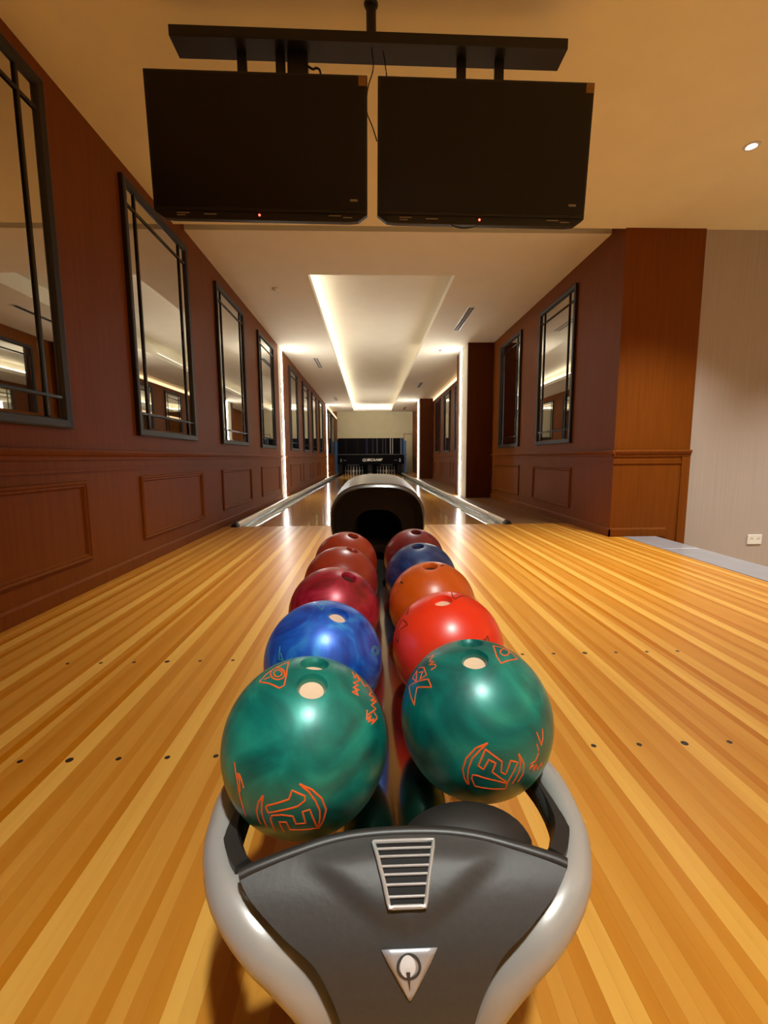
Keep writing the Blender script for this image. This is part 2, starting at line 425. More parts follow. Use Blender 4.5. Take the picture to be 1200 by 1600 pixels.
def pilaster(a, b, label):
    o = struct(MB().box(PX, XR, a, b, 0.0, 3.3).build('pilaster', M['wood_dark']), label)
    MB().box(PX-0.012, PX, a+0.004, b-0.3, 0.0, 3.079).build('light_channel', M['plaster'], o)
    return o
pilaster(PIL[0][0], PIL[0][1], 'dark brown pilaster jutting out beside the nearer right light strip')
pilaster(PIL[1][0], PIL[1][1], 'dark brown pilaster jutting out beside the farther right light strip')

# plain walls
struct(MB().box(3.25, XR2, -0.95, -0.75, ZLOW, 3.3).build('wall_front_right', M['wallpaper']), 'beige striped wall with a socket, right of the column')
struct(MB().box(XL-0.2, XR+0.2, YEND, YEND+0.2, -0.3, 3.6).build('wall_end', M['plaster']), 'cream end wall behind the pin machines')
struct(MB().box(XL-0.2, XR2+0.2, YB-0.2, YB, ZLOW, 3.3).build('wall_back', M['wallpaper']), 'beige wall behind the approach')
struct(MB().box(XR2, XR2+0.2, YB, -0.75, ZLOW, 3.3).build('wall_far_right', M['wallpaper']), 'beige wall on the far right of the front room')

# ------------------------------------------------------------------ ceilings
struct(MB().box(XL-0.2, XR2+0.2, YB-0.2, YSTEP, ZF, ZF+0.3).build('ceiling', M['ceiling']), 'plain ceiling above the approach')
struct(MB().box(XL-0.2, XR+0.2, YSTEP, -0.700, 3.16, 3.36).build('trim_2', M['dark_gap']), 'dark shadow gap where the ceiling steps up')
TX0, TX1, TY0, TY1 = -0.77, 1.06, 0.37, 16.40
cl = MB()
cl.box(XL-0.2, TX0, -0.700, 16.65, ZRC, ZRC+0.09).box(TX1, XR+0.2, -0.700, 16.65, ZRC, ZRC+0.09)
cl.box(TX0, TX1, -0.700, TY0, ZRC, ZRC+0.09).box(TX0, TX1, TY1, 16.65, ZRC, ZRC+0.09)
ceil2 = struct(cl.build('ceiling_lanes', M['ceiling_lanes']), 'ceiling over the lanes with a long lit tray')
MB().box(TX0-0.15, TX1+0.15, TY0-0.15, TY1+0.15, ZRC+0.30, ZRC+0.38).build('tray_top', M['ceiling_lanes'], ceil2)
t = MB()
t.box(TX0-0.15, TX0-0.13, TY0-0.15, TY1+0.15, ZRC+0.09, ZRC+0.30).box(TX1+0.13, TX1+0.15, TY0-0.15, TY1+0.15, ZRC+0.09, ZRC+0.30)
t.box(TX0-0.13, TX1+0.13, TY0-0.15, TY0-0.13, ZRC+0.09, ZRC+0.30).box(TX0-0.13, TX1+0.13, TY1+0.13, TY1+0.15, ZRC+0.09, ZRC+0.30)
t.build('tray_side', M['ceiling_lanes'], ceil2)
struct(MB().box(XL-0.2, XR+0.2, 16.65, YEND+0.2, 3.45, 3.60).build('ceiling_end', M['ceiling_lanes']), 'raised ceiling pocket above the pin machines')

# ------------------------------------------------------------------ lights of the place and added fill lights
def downlight(x, y, power, colour, label, spot=100, z=ZF, blend=0.8):
    t = thing('downlight', label, 'ceiling light', (x, y, z), 0, 'recessed ceiling spotlights')
    MB().lathe([(0.030, -0.002), (0.034, -0.006), (0.050, -0.006), (0.054, -0.001), (0.054, 0.0), (0.030, 0.0)], n=28).build('trim_ring', M['white'], t, smooth=True)
    MB().lathe([(0.029, -0.0015), (0.020, -0.004), (0.001, -0.005)], n=24).build('lens', M['lens'], t, smooth=True)
    ld = bpy.data.lights.new('downlight_lamp', 'SPOT'); ld.energy = power; ld.color = colour
    ld.spot_size = math.radians(spot); ld.spot_blend = blend; ld.shadow_soft_size = 0.065
    lo = bpy.data.objects.new('downlight_lamp', ld); COL.objects.link(lo); lo.parent = t; lo.location = (0, 0, -0.03)
    return t
downlight(2.70, -2.10, SIDE_SPOT_W, SOFTWARM, 'bright spotlight in the ceiling near the right edge')
downlight(0.25, -6.03, MAIN_SPOT_W, SOFTWARM, 'ceiling spotlight above the approach, behind the ball return', spot=104, blend=1.0)
downlight(0.25, -2.10, FOUL_SPOT_W, SOFTWARM, 'ceiling spotlight hidden behind the right screen, before the foul line')
downlight(2.70, -6.03, ROOM_SPOT_W, SOFTWARM, 'ceiling spotlight above the stone edging behind the viewer')
downlight(5.10, -2.10, FAR_FILL_W, SOFTWARM, 'added fill spotlight in front of the beige wall, farther right')  # this and the next: unseen lamps added for bounce off the carpet
downlight(5.10, -6.03, FAR_FILL_W, SOFTWARM, 'added fill spotlight over the carpet at the far right')

def led_strip(x, y, z0, z1, nx, label):
    t = thing('light_strip', label, 'light strip', (x, y, z0), 0, 'vertical white light strips')
    MB().box(min(0, nx*0.010), max(0, nx*0.010), -0.036, 0.036, 0, z1-z0).build('channel_profile', M['white'], t)
    a, b = sorted((nx*0.0102, nx*0.016))
    MB().box(a, b, -0.026, 0.026, 0.004, z1-z0-0.004).build('diffuser', M['led'], t)
led_strip(XL-0.012, 4.16, 0.001, 3.078, 1, 'vertical white light strip on the left wall, nearer the viewer')
led_strip(XL-0.012, 13.95, 0.001, 3.078, 1, 'vertical white light strip on the left wall, near the pins')
led_strip(PX-0.012, 4.17, 0.001, 3.078, -1, 'vertical white light strip on the right pilaster, nearer the viewer')
led_strip(PX-0.012, 12.45, 0.001, 3.078, -1, 'vertical white light strip on the right pilaster, near the pins')

def cove(x0, x1, y0, y1, z0, z1, mat, label):
    t = thing('cove_light', label, 'light strip', ((x0+x1)/2, (y0+y1)/2, z0))
    hx, hy = (x1-x0)/2, (y1-y0)/2
    MB().box(-hx, hx, -hy, hy, 0.004, z1-z0).build('diffuser', mat, t)
    MB().box(-hx-0.004, hx+0.004, -hy-0.004, hy+0.004, 0.0, 0.004).build('tray_rail', M['white'], t)
zc = ZRC+0.09
cove(TX0-0.07, TX0-0.02, TY0, TY1, zc, zc+0.03, M['cove'], 'white cove light along the left edge of the ceiling tray')
cove(TX1+0.02, TX1+0.05, 5.0, TY1, zc, zc+0.02, M['cove_dim'], 'white cove light along the right edge of the ceiling tray')
cove(TX0, TX1, TY1+0.02, TY1+0.08, zc, zc+0.03, M['cove'], 'white cove light across the far end of the ceiling tray')
cove(XL+0.3, XR-0.3, 16.70, 16.76, 3.19, 3.23, M['pocket'], 'added hidden fill strip washing the cream end wall')  # added glow behind the ceiling edge, brightens the end wall
cove(XR-0.022, XR-0.004, 4.9, 11.9, 2.965, 3.065, M['amber'], 'amber cove light along the top of the right alcove')
cove(XL+0.004, XL+0.022, 14.3, 19.8, 2.965, 3.065, M['amber'], 'amber cove light along the top of the far left wall')

cove(XR2-0.16, XR2-0.04, -8.8, -1.4, 2.62, 2.66, M['room_fill'], 'long added fill strip under the ceiling along the far right wall')  # both room strips are unseen glowing bars added to brighten the front ceiling
cove(0.0, 6.6, YB+0.04, YB+0.16, 2.62, 2.66, M['room_fill'], 'long added fill strip under the ceiling along the back wall')

# ------------------------------------------------------------------ mirrors
def pane_mesh(w, h):
    b = 0.012
    vs = [(0,0,0),(w,0,0),(w,0,h),(0,0,h),(b,-0.0012,b),(w-b,-0.0012,b),(w-b,-0.0012,h-b),(b,-0.0012,h-b)]
    me = MB().add(vs, [(0,1,5,4),(1,2,6,5),(2,3,7,6),(3,0,4,7),(4,5,6,7)]).mesh('mirror_pane')
    return me
_mc = {}
def mirror(side, y0, y1, z0, z1, label, group):
    w, h = y1-y0, z1-z0; k = (round(w, 3), round(h, 3))
    loc = (XL, y0, z0) if side == 'L' else (XR, y1, z0)
    rz = math.pi/2 if side == 'L' else -math.pi/2
    if k in _mc:
        r = dup(_mc[k], loc, rz, label); r['group'] = group; return r
    t = thing('wall_mirror', label, 'mirror', loc, rz, group); _mc[k] = t
    fm = frame_mesh('frame', w, h, [(0, 0.0005), (0, 0.030), (0.010, 0.034), (0.048, 0.030), (0.056, 0.016), (0.060, 0.0005)])
    obj('frame', fm, M['frame'], t)
    MB().box(0.01, w-0.01, -0.006, -0.001, 0.01, h-0.01).build('backing', M['black_matt'], t)
    f = 0.058; o = 0.185; bw = 0.011
    xs = [f, o, w-o, w-f]; zs = [f, 0.178, h-0.178, h-f]
    pm = {}
    for i in range(3):
        for j in range(3):
            pw, ph = xs[i+1]-xs[i], zs[j+1]-zs[j]; kk = (round(pw, 4), round(ph, 4))
            if kk not in pm: pm[kk] = pane_mesh(pw, ph); pm[kk].materials.append(M['mirror'])
            p = obj('mirror_pane', pm[kk], None, t); p.location = (xs[i], -0.008, zs[j])
    for x in xs[1:3]: MB().box(x-bw, x+bw, -0.022, -0.0095, f, h-f).build('muntin', M['muntin'], t, bevel=0.004, seg=1)
    for z in zs[1:3]: MB().box(f, w-f, -0.0215, -0.0098, z-bw, z+bw).build('muntin', M['muntin'], t, bevel=0.004, seg=1)
    return t
GL, GR = 'black framed mirrors along the left wall', 'black framed mirrors along the right wall'
mirror('L', -3.87, -2.675, 1.015, 2.905, 'black framed mirror on left wall, nearest the viewer, cut by the photo edge', GL)
mirror('L', -1.89, -0.72, 1.015, 2.905, 'black framed mirror on left wall, second from the viewer', GL)
mirror('L', 0.10, 1.27, 1.015, 2.905, 'black framed mirror on left wall, third from the viewer', GL)
mirror('L', 2.10, 3.27, 1.015, 2.905, 'black framed mirror on left wall, just before the first light strip', GL)
mirror('L', 4.92, 6.09, 1.015, 2.905, 'black framed mirror on left wall, first beyond the nearer light strip', GL)
mirror('L', 6.95, 8.12, 1.015, 2.905, 'black framed mirror on left wall, second beyond the nearer light strip', GL)
mirror('L', 8.93, 10.10, 1.015, 2.905, 'black framed mirror on left wall, third beyond the nearer light strip', GL)
mirror('L', 10.95, 12.12, 1.015, 2.905, 'black framed mirror on left wall, last before the farther light strip', GL)
mirror('L', 14.60, 15.77, 1.015, 2.905, 'black framed mirror on left wall, first beyond the farther light strip', GL)
mirror('L', 16.50, 17.67, 1.015, 2.905, 'black framed mirror on left wall, nearest the pin machines', GL)
mirror('R', 0.00, 1.15, 1.00, 2.87, 'black framed mirror on right wall beside the column', GR)
mirror('R', 1.92, 3.07, 1.00, 2.87, 'dark looking black framed mirror on right wall before the pilaster', GR)
mirror('R', 6.38, 7.53, 1.00, 2.87, 'black framed mirror in the right alcove, partly behind the light strip', GR)
mirror('R', 8.30, 9.45, 1.00, 2.87, 'black framed mirror in the middle of the right alcove', GR)
mirror('R', 10.20, 11.35, 1.00, 2.87, 'black framed mirror in the right alcove beside the far pilaster', GR)

# ------------------------------------------------------------------ ceiling vents, detectors, socket, door
def vent(x, y0, y1, label):
    t = thing('air_vent', label, 'air vent', (x, (y0+y1)/2, ZRC), 0, 'slot air vents in the lane ceiling')
    h = (y1-y0)/2; wv = 0.055
    fr = MB().box(-wv, -wv+0.012, -h, h, -0.006, -0.0005).box(wv-0.012, wv, -h, h, -0.006, -0.0005)
    fr.box(-wv+0.012, wv-0.012, -h, -h+0.02, -0.006, -0.0005).box(-wv+0.012, wv-0.012, h-0.02, h, -0.006, -0.0005)
    fr.build('frame', M['white'], t)
    MB().box(-wv+0.012, wv-0.012, -h+0.02, h-0.02, -0.0012, -0.0004).build('dark_slot', M['dark_gap'], t)
    for k in (-0.018, 0.0, 0.018):
        MB().add([(k-0.004,-h+0.02,-0.005),(k+0.006,-h+0.02,-0.0015),(k+0.006,h-0.02,-0.0015),(k-0.004,h-0.02,-0.005)], [(0,1,2,3)]).build('slat', M['white'], t)
vent(1.54, 1.50, 2.78, 'slot air vent in the ceiling right of the tray, nearest the viewer')
vent(-1.23, 4.95, 6.10, 'slot air vent in the ceiling left of the tray, nearest the viewer')
vent(1.57, 8.20, 9.30, 'slot air vent in the ceiling right of the tray, middle one')
vent(-1.29, 11.4, 12.5, 'slot air vent in the ceiling left of the tray, near the far light strip')
vent(1.61, 14.8, 15.9, 'slot air vent in the ceiling right of the tray, near the end wall')
def detector(x, y, label):
    tag(MB().lathe([(0.001, -0.032), (0.022, -0.030), (0.036, -0.020), (0.045, -0.012), (0.048, 0.0), (0.001, 0.0)], n=20).build('smoke_detector', M['white'], smooth=True), label, 'smoke detector').location = (x, y, ZRC)
detector(1.50, 4.22, 'small white smoke detector near the right light strip')
detector(-1.26, 0.82, 'small white smoke detector on the ceiling above left wall')

so = thing('wall_socket', 'white double power socket on the beige wall', 'socket', (4.032, -0.95, -0.05))
MB().box(-0.078, 0.078, -0.010, -0.0005, -0.052, 0.052).build('face_plate', M['white'], so, bevel=0.004)
for x in (-0.036, 0.036):
    o = MB().lathe([(0.022, 0.0), (0.022, 0.0012), (0.018, 0.0012), (0.017, 0.0004), (0.001, 0.0004)], n=20).build('outlet', M['white'], so, smooth=True)
    o.location = (x, -0.0102, 0); o.rotation_euler = (math.pi/2, 0, 0)
    for k in (-0.0085, 0.0085):
        p = MB().lathe([(0.003, 0.0), (0.003, 0.0012), (0.0005, 0.0014)], n=10).build('pin_hole', M['black'], o); p.location = (k, 0, 0.0006)

d = struct(MB().box(1.98, 2.42, YEND-0.045, YEND-0.002, 0.0, 2.15).build('door_1', M['plaster'], bevel=0.003), 'cream service door beside the pin machines')
MB().tube([(2.06, YEND-0.046, 1.02), (2.06, YEND-0.09, 1.02), (2.15, YEND-0.095, 1.02)], 0.012).build('handle', M['chrome'], d, smooth=True)
MB().box(1.95, 1.978, YEND-0.05, YEND-0.002, 0.0, 2.18).box(1.978, 2.42, YEND-0.05, YEND-0.002, 2.152, 2.18).build('door_frame', M['wood'], d)

# ------------------------------------------------------------------ pin machines
def text_mesh(body, size, extrude=0.002, shear=0.0, bold=0.0):
    c = bpy.data.curves.new('txt', 'FONT'); c.body = body; c.size = size; c.extrude = extrude; c.shear = shear; c.offset = bold
    c.align_x = 'CENTER'; c.align_y = 'CENTER'; c.resolution_u = 3
    o = bpy.data.objects.new('txt', c); COL.objects.link(o)
    dg = bpy.context.evaluated_depsgraph_get(); me = bpy.data.meshes.new_from_object(o.evaluated_get(dg))
    bpy.data.objects.remove(o); return me

YM = 18.0
mk = thing('pin_machine_masking', 'black masking unit with streak print and white lettering above the pins', 'masking unit', (0.05, YM, 0.0))
MB().loft([[(-1.74, y, 1.03), (1.74, y, 1.03), (1.74, y, 1.76), (1.70, y, 1.85), (-1.70, y, 1.85), (-1.74, y, 1.76)] for y in (0.0, 0.08)]).build('upper_panel', M['masking'], mk)
MB().box(-1.74, 1.74, -0.03, 0.08, 0.985, 1.03).build('ledge', M['ledge'], mk, bevel=0.008)
MB().loft([[(-1.74, y0, 0.50), (1.74, y0, 0.50), (1.74, y1, 0.985), (-1.74, y1, 0.985)] for y0, y1 in ((-0.07, -0.03), (0.05, 0.05))]).build('lower_panel', M['masking_dark'], mk)
lt = obj('lettering', text_mesh('QUBICAAMF', 0.185, 0.003, 0.25, 0.004), M['lettering'], mk); lt.location = (0.06, -0.062, 0.72); lt.rotation_euler = (math.radians(87), 0, 0)
for body, x in (('1', -1.56), ('2', 1.52)):
    n_ = obj('lane_number', text_mesh(body, 0.20, 0.003, 0, 0.003), M['lettering'], mk); n_.location = (x, -0.062, 0.70); n_.rotation_euler = (math.radians(87), 0, 0)
for x in (-1.36, 1.30):
    MB().box(x-0.07, x+0.07, -0.063, -0.055, 0.695, 0.712).build('small_print', M['print_grey'], mk)
MB().box(-1.90, -1.742, 0.0, 0.5, 0.0, 1.70).build('side_panel', M['blue'], mk, bevel=0.01)
MB().box(1.742, 1.86, 0.0, 0.5, 0.0, 1.72).build('side_panel', M['blue'], mk, bevel=0.01)
MB().box(-0.17, 0.07, 0.02, 1.3, 0.0, 0.60).build('middle_kickback', M['black_matt'], mk)
for x0, x1 in ((-1.74, -1.50), (1.40, 1.64)):
    MB().box(x0, x1, 0.05, 1.3, 0.04, 0.60).build('side_kickback', M['black_matt'], mk)
MB().box(-1.74, 1.74, 1.3, 1.4, -0.1, 1.4).build('pit_curtain', M['black_matt'], mk)
MB().box(-1.70, 1.70, 0.09, 1.3, 1.35, 1.45).build('machine_top', M['black_matt'], mk)
for x, lb in ((-0.8774-0.05, 'l'), (0.8774-0.05, 'r')):
    MB().box(x-0.30, x+0.30, -0.02, 0.04, 0.42, 0.50).build('sweep_board', M['black'], mk)

pin_prof = [(0.026, 0.0), (0.0285, 0.004), (0.036, 0.057), (0.0495, 0.095), (0.0605, 0.114), (0.0605, 0.117), (0.0575, 0.149), (0.042, 0.184), (0.031, 0.212), (0.0235, 0.235), (0.0228, 0.254), (0.0248, 0.279), (0.0295, 0.308), (0.0323, 0.343), (0.029, 0.362), (0.018, 0.376), (0.001, 0.381)]
pin_me = MB().lathe(pin_prof, n=16).mesh('pin_body', smooth=True, angle=60); pin_me.materials.append(M['pin'])
st_me = MB().lathe([(0.0240, 0.232), (0.0238, 0.244)], n=16).add([], []).mesh('neck_stripe'); st_me.materials.append(M['pin_stripe'])
for cx, nm in ((-0.8774, 'left'), (0.8774, 'right')):
    for row in range(4):
        for k in range(row+1):
            p = thing('bowling_pin', 'white bowling pin standing in the dark pit of the %s lane' % nm, 'bowling pin', (cx+(k-row/2)*0.3048, 18.29+row*0.264, -0.001), 0, 'pins of the %s lane' % nm)
            obj('pin_body', pin_me, None, p); obj('neck_stripe', st_me, None, p)

# ------------------------------------------------------------------ screens on the ceiling beam
ROLLT = 0.0105
bm_ = thing('ceiling_beam_mount', 'black hanging beam on a short pole carrying both screens', 'screen mount', (0.0, -3.02, 0.0))
def rollpt(x): return -x*ROLLT
def beam_box(x0, x1, y0, y1, z0, z1):
    a, b = rollpt(x0), rollpt(x1)
    vs = [(x0,y0,z0+a),(x1,y0,z0+b),(x1,y1,z0+b),(x0,y1,z0+a),(x0,y0,z1+a),(x1,y0,z1+b),(x1,y1,z1+b),(x0,y1,z1+a)]
    return MB().add(vs, [(0,3,2,1),(4,5,6,7),(0,1,5,4),(1,2,6,5),(2,3,7,6),(3,0,4,7)])
beam_box(-0.955, 0.948, -0.06, 0.065, 2.797, 2.845).build('beam', M['black'], bm_, bevel=0.003)
MB().tube([(-0.002, 0.0, 2.84), (-0.002, 0.0, ZF-0.012)], 0.024, n=16).build('pole', M['black'], bm_, smooth=True)
MB().lathe([(0.001, -0.014), (0.028, -0.014), (0.034, -0.004), (0.034, -0.0005), (0.001, -0.0005)], n=24, axis=(-0.002, 0, ZF)).build('ceiling_flange', M['black'], bm_, smooth=True)
for x in (-0.636, -0.449, 0.444, 0.634):
    beam_box(x-0.023, x+0.023, 0.010, 0.026, 2.08, 2.80).build('hanger_bar', M['black'], bm_)
beam_box(-0.415, -0.315, 0.005, 0.05, 2.66, 2.797).build('junction_box', M['black'], bm_, bevel=0.004)

def screen(xc, zc, label):
    t = thing('television', label, 'television', (xc, -3.12, zc), 0, 'screens hanging from the ceiling beam')
    t.rotation_euler = (math.radians(3.93), math.asin(ROLLT), 0)
    W, H = 1.035/2, 0.624/2
    shape = [(-W,-H+0.035),(-W+0.045,-H+0.004),(-W+0.09,-H),(W-0.09,-H),(W-0.045,-H+0.004),(W,-H+0.035),(W,H),(-W,H)]
    MB().loft([[(x, y, z) for x, z in shape] for y in (0.0, 0.035)]).build('housing', M['black'], t, bevel=0.004)
    MB().box(-W+0.12, W-0.12, 0.035, 0.068, -H+0.06, H-0.08).build('back_cover', M['black_matt'], t)
    MB().box(-W+0.013, W-0.013, -0.0025, -0.0003, -H+0.052, H-0.013).build('display_panel', M['screen'], t)
    MB().box(-W+0.005, W-0.005, -0.007, -0.0003, -H+0.036, -H+0.050).build('lower_bezel', M['black'], t, bevel=0.002)
    for x0, x1, z in ((-W+0.11, -W+0.17, 0.026), (-W+0.11, -W+0.15, 0.016), (-W+0.24, -W+0.30, 0.022), (W-0.19, W-0.13, 0.026), (W-0.12, W-0.075, 0.019)):
        MB().box(x0, x1, -0.0022, -0.0003, -H+z-0.0022, -H+z+0.0022).build('printed_mark', M['print_grey'], t)
    MB().box(W-0.085, W-0.048, -0.0035, -0.0024, -H+0.090, -H+0.100).build('logo_mark', M['print_grey'], t)
    MB().lathe([(0.005, 0.0), (0.0045, 0.003), (0.001, 0.004)], n=12).build('standby_light', M['red_led'], t).location = (-0.01, -0.0005, -H+0.022)
    t.children[-1].rotation_euler = (math.pi/2, 0, 0)
    MB().box(W-0.042, W-0.004, -0.0036, -0.0024, H-0.046, H-0.006).build('sticker', M['sticker'], t)
    return t
screen(-1.062+0.5175, 2.303, 'black television hanging on the left of the beam')
screen(0.022+0.5175, 2.292, 'black television hanging on the right of the beam')
def wire(pts, r, label, n=8):
    return tag(MB().tube(catmull(pts, n), r, n=6).build('cable', M['black'], smooth=True), label, 'cable')
wire([(0.0, -3.04, 2.80), (0.005, -3.06, 2.70), (-0.022, -3.075, 2.60), (-0.028, -3.08, 2.50), (0.0, -3.09, 2.42), (0.02, -3.09, 2.36)], 0.003, 'thin black cable dangling between the two screens')
wire([(0.055, -3.03, 2.80), (0.062, -3.05, 2.74), (0.07, -3.07, 2.66), (0.08, -3.07, 2.60)], 0.003, 'short thin cable from beam to the right screen')
wire([(-0.315, -3.0, 2.75), (-0.29, -3.01, 2.73), (-0.27, -3.03, 2.72), (-0.25, -3.06, 2.68), (-0.25, -3.075, 2.60)], 0.005, 'short plug cable from junction box to the left screen')
wire([(0.38, -3.10, 1.985), (0.40, -3.11, 1.967), (0.44, -3.12, 1.955), (0.49, -3.115, 1.962), (0.53, -3.10, 1.982)], 0.003, 'loose cable loop under the right screen')

# ------------------------------------------------------------------ ball return
br = thing('ball_return', 'silver and charcoal ball return rack with a black hood', 'ball return', (0, -4.4, 0))
OY = 4.4
def P(x, y, z): return (x, y+OY, z)
# console shield: profile (y, z, half width) from the top edge down
PROF = [(-5.004, 0.4200, 0.172), (-5.022, 0.4125, 0.172), (-5.036, 0.4050, 0.172), (-5.053, 0.3920, 0.155), (-5.070, 0.3700, 0.121), (-5.079, 0.3500, 0.092), (-5.084, 0.3220, 0.0755), (-5.085, 0.2900, 0.0655), (-5.080, 0.2400, 0.058), (-5.065, 0.15, 0.054), (-5.040, 0.03, 0.052)]
cum = [0.0]
for a, b in zip(PROF[:-1], PROF[1:]): cum.append(cum[-1]+math.hypot(b[0]-a[0], b[1]-a[1]))
def prof_at(s):
    s = max(0.0, min(s, cum[-1]-1e-6))
    for i in range(len(cum)-1):
        if s <= cum[i+1]:
            P0 = PROF[max(i-1, 0)]; P1 = PROF[i]; P2 = PROF[i+1]; P3 = PROF[min(i+2, len(PROF)-1)]
            t = (s-cum[i])/(cum[i+1]-cum[i])
            return [0.5*((2*P1[k])+(P2[k]-P0[k])*t+(2*P0[k]-5*P1[k]+4*P2[k]-P3[k])*t*t+(3*P1[k]-P0[k]-3*P2[k]+P3[k])*t**3) for k in range(3)]
def prof_n(s):
    a, b = prof_at(max(0, s-0.002)), prof_at(s+0.002)
    ty, tz = b[0]-a[0], b[1]-a[1]; l = math.hypot(ty, tz)
    return (tz/l, -ty/l)       # outward (towards viewer and up)
S358 = cum[2]
def sstep(x): x = max(0.0, min(1.0, x)); return x*x*(3-2*x)
def vbulge(x, s):
    # raised wedge around the grille: V with rounded tip
    tip = 0.090; half = 0.105
    d = (tip-s) - abs(x)*(tip-0.022)/half
    d -= 0.010*math.exp(-(x/0.02)**2)
    return 0.0075*sstep(d/0.022+0.5)*sstep((s-S358*(x/0.172)**2)/0.03)
def shield_pt(x, s, off=0.0):
    y, z, h = prof_at(s); ny, nz = prof_n(s)
    if ny > 0: ny, nz = -ny, -nz
    o = off+vbulge(x, s)
    return Vector(P(x, y+ny*o, z+nz*o))
def hw(s): return prof_at(s)[2] if s > S358 else 0.172
NU, NV = 64, 72
vs = []; fs = []
for j in range(NV+1):
    for i in range(NU+1):
        u = -1+2*i/NU; s0 = S358*u*u
        s = s0+(cum[-1]-s0)*(j/NV)
        vs.append(shield_pt(u*hw(s), s))
for j in range(NV):
    for i in range(NU):
        a = j*(NU+1)+i; fs.append((a, a+1, a+NU+2, a+NU+1))
n0 = len(vs)
for j in range(NV+1):
    for i in range(NU+1):
        u = -1+2*i/NU; s0 = S358*u*u
        s = s0+(cum[-1]-s0)*(j/NV)
        vs.append(shield_pt(u*hw(s), s, -0.012))
for f in list(fs): fs.append(tuple(q+n0 for q in reversed(f)))
rim = [i for i in range(NU+1)] + [j*(NU+1)+NU for j in range(1, NV+1)] + [NV*(NU+1)+i for i in range(NU-1, -1, -1)] + [j*(NU+1) for j in range(NV-1, 0, -1)]
for a, b in zip(rim, rim[1:]+rim[:1]): fs.append((a, b, b+n0, a+n0))
sh = MB().add(vs, fs).build('console_shield', M['charcoal'], br, smooth=True, angle=50)
tag(sh, 'charcoal console shield')
top = [shield_pt(u*0.172, S358*u*u, -0.004) for u in [-1+2*k/40 for k in range(41)]]
MB().tube(top, 0.0065, n=10).build('top_bead', M['charcoal_dark'], br, smooth=True)

# grille on the shield
def grid_patch(fn, nu, nv, name, mat, parent, thick, off=1.0):
    vs = [fn(i/nu, j/nv) for j in range(nv+1) for i in range(nu+1)]
    fs = [(j*(nu+1)+i, j*(nu+1)+i+1, (j+1)*(nu+1)+i+1, (j+1)*(nu+1)+i) for j in range(nv) for i in range(nu)]
    me = bpy.data.meshes.new(name); me.from_pydata([tuple(v) for v in vs], [], fs); me.update(); me.shade_smooth()
    return obj(name, me, mat, parent)
gs0, gs1 = 0.0135, 0.0635
def gx(s): return 0.0325+(0.0175-0.0325)*(s-gs0)/(gs1-gs0)
gr = grid_patch(lambda u, v: shield_pt((u*2-1)*(gx(gs0+(gs1-gs0)*v)), gs0+(gs1-gs0)*v, 0.0028), 8, 10, 'grille', M['black_matt'], br, 0.001)
tag(gr, 'black grille with chrome frame and slats')
loop = []
for u in [k/10 for k in range(11)]: loop.append(shield_pt((u*2-1)*gx(gs0), gs0, 0.0045))
for v in [k/12 for k in range(1, 12)]: loop.append(shield_pt(gx(gs0+(gs1-gs0)*v), gs0+(gs1-gs0)*v, 0.0045))
for u in [k/10 for k in range(10, -1, -1)]: loop.append(shield_pt((u*2-1)*gx(gs1), gs1, 0.0045))
for v in [k/12 for k in range(11, 0, -1)]: loop.append(shield_pt(-gx(gs0+(gs1-gs0)*v), gs0+(gs1-gs0)*v, 0.0045))
loop.append(loop[0])
MB().tube(loop, 0.0022, n=8, caps=False).build('grille_frame', M['chrome'], gr, smooth=True)
for k in range(1, 7):
    s = gs0+(gs1-gs0)*k/7
    MB().tube([shield_pt((u*2-1)*gx(s), s, 0.0045) for u in [i/8 for i in range(9)]], 0.0013, n=8).build('slat', M['chrome'], gr, smooth=True)

# emblem: aluminium triangle with a ball and tail
es0, es1 = 0.0955, 0.1405
def tri_pt(u, v):
    s = es0+(es1-es0)*v; hx = 0.0262*(1-v)+0.0008
    return shield_pt((u*2-1)*hx+0.001, s, 0.0015)
em = grid_patch(tri_pt, 6, 8, 'emblem', M['emblem'], br, 0.002)
sm = em.modifiers.new('thick', 'SOLIDIFY'); sm.thickness = 0.002; sm.offset = 0
tag(em, 'satin silver triangular badge')
def disc_on(cx, cs, rx, rs, r0, off, name, mat):
    vs = [shield_pt(cx, cs, off+0.0006)] if r0 == 0 else []
    n = 28; fs = []
    rr_ = [r0, 1.0] if r0 else [1.0]
    for q in rr_:
        for k in range(n):
            a = 2*math.pi*k/n; vs.append(shield_pt(cx+math.cos(a)*rx*q, cs+math.sin(a)*rs*q, off))
    if r0 == 0: fs = [(0, 1+k, 1+(k+1) % n) for k in range(n)]
    else: fs = [(k, (k+1) % n, n+(k+1) % n, n+k) for k in range(n)]
    return MB().add(vs, fs).build(name, mat, em)
disc_on(0.000, 0.1095, 0.0120, 0.0115, 0.78, 0.0032, 'ring', M['charcoal'])
disc_on(-0.001, 0.1090, 0.0075, 0.0095, 0, 0.0034, 'ball_mark', M['emblem_white'])
MB().add([shield_pt(-0.0028, 0.1125, 0.0046), shield_pt(0.0012, 0.1125, 0.0046), shield_pt(0.0008, 0.1300, 0.0042)], [(0, 1, 2)]).build('tail_mark', M['charcoal'], em)

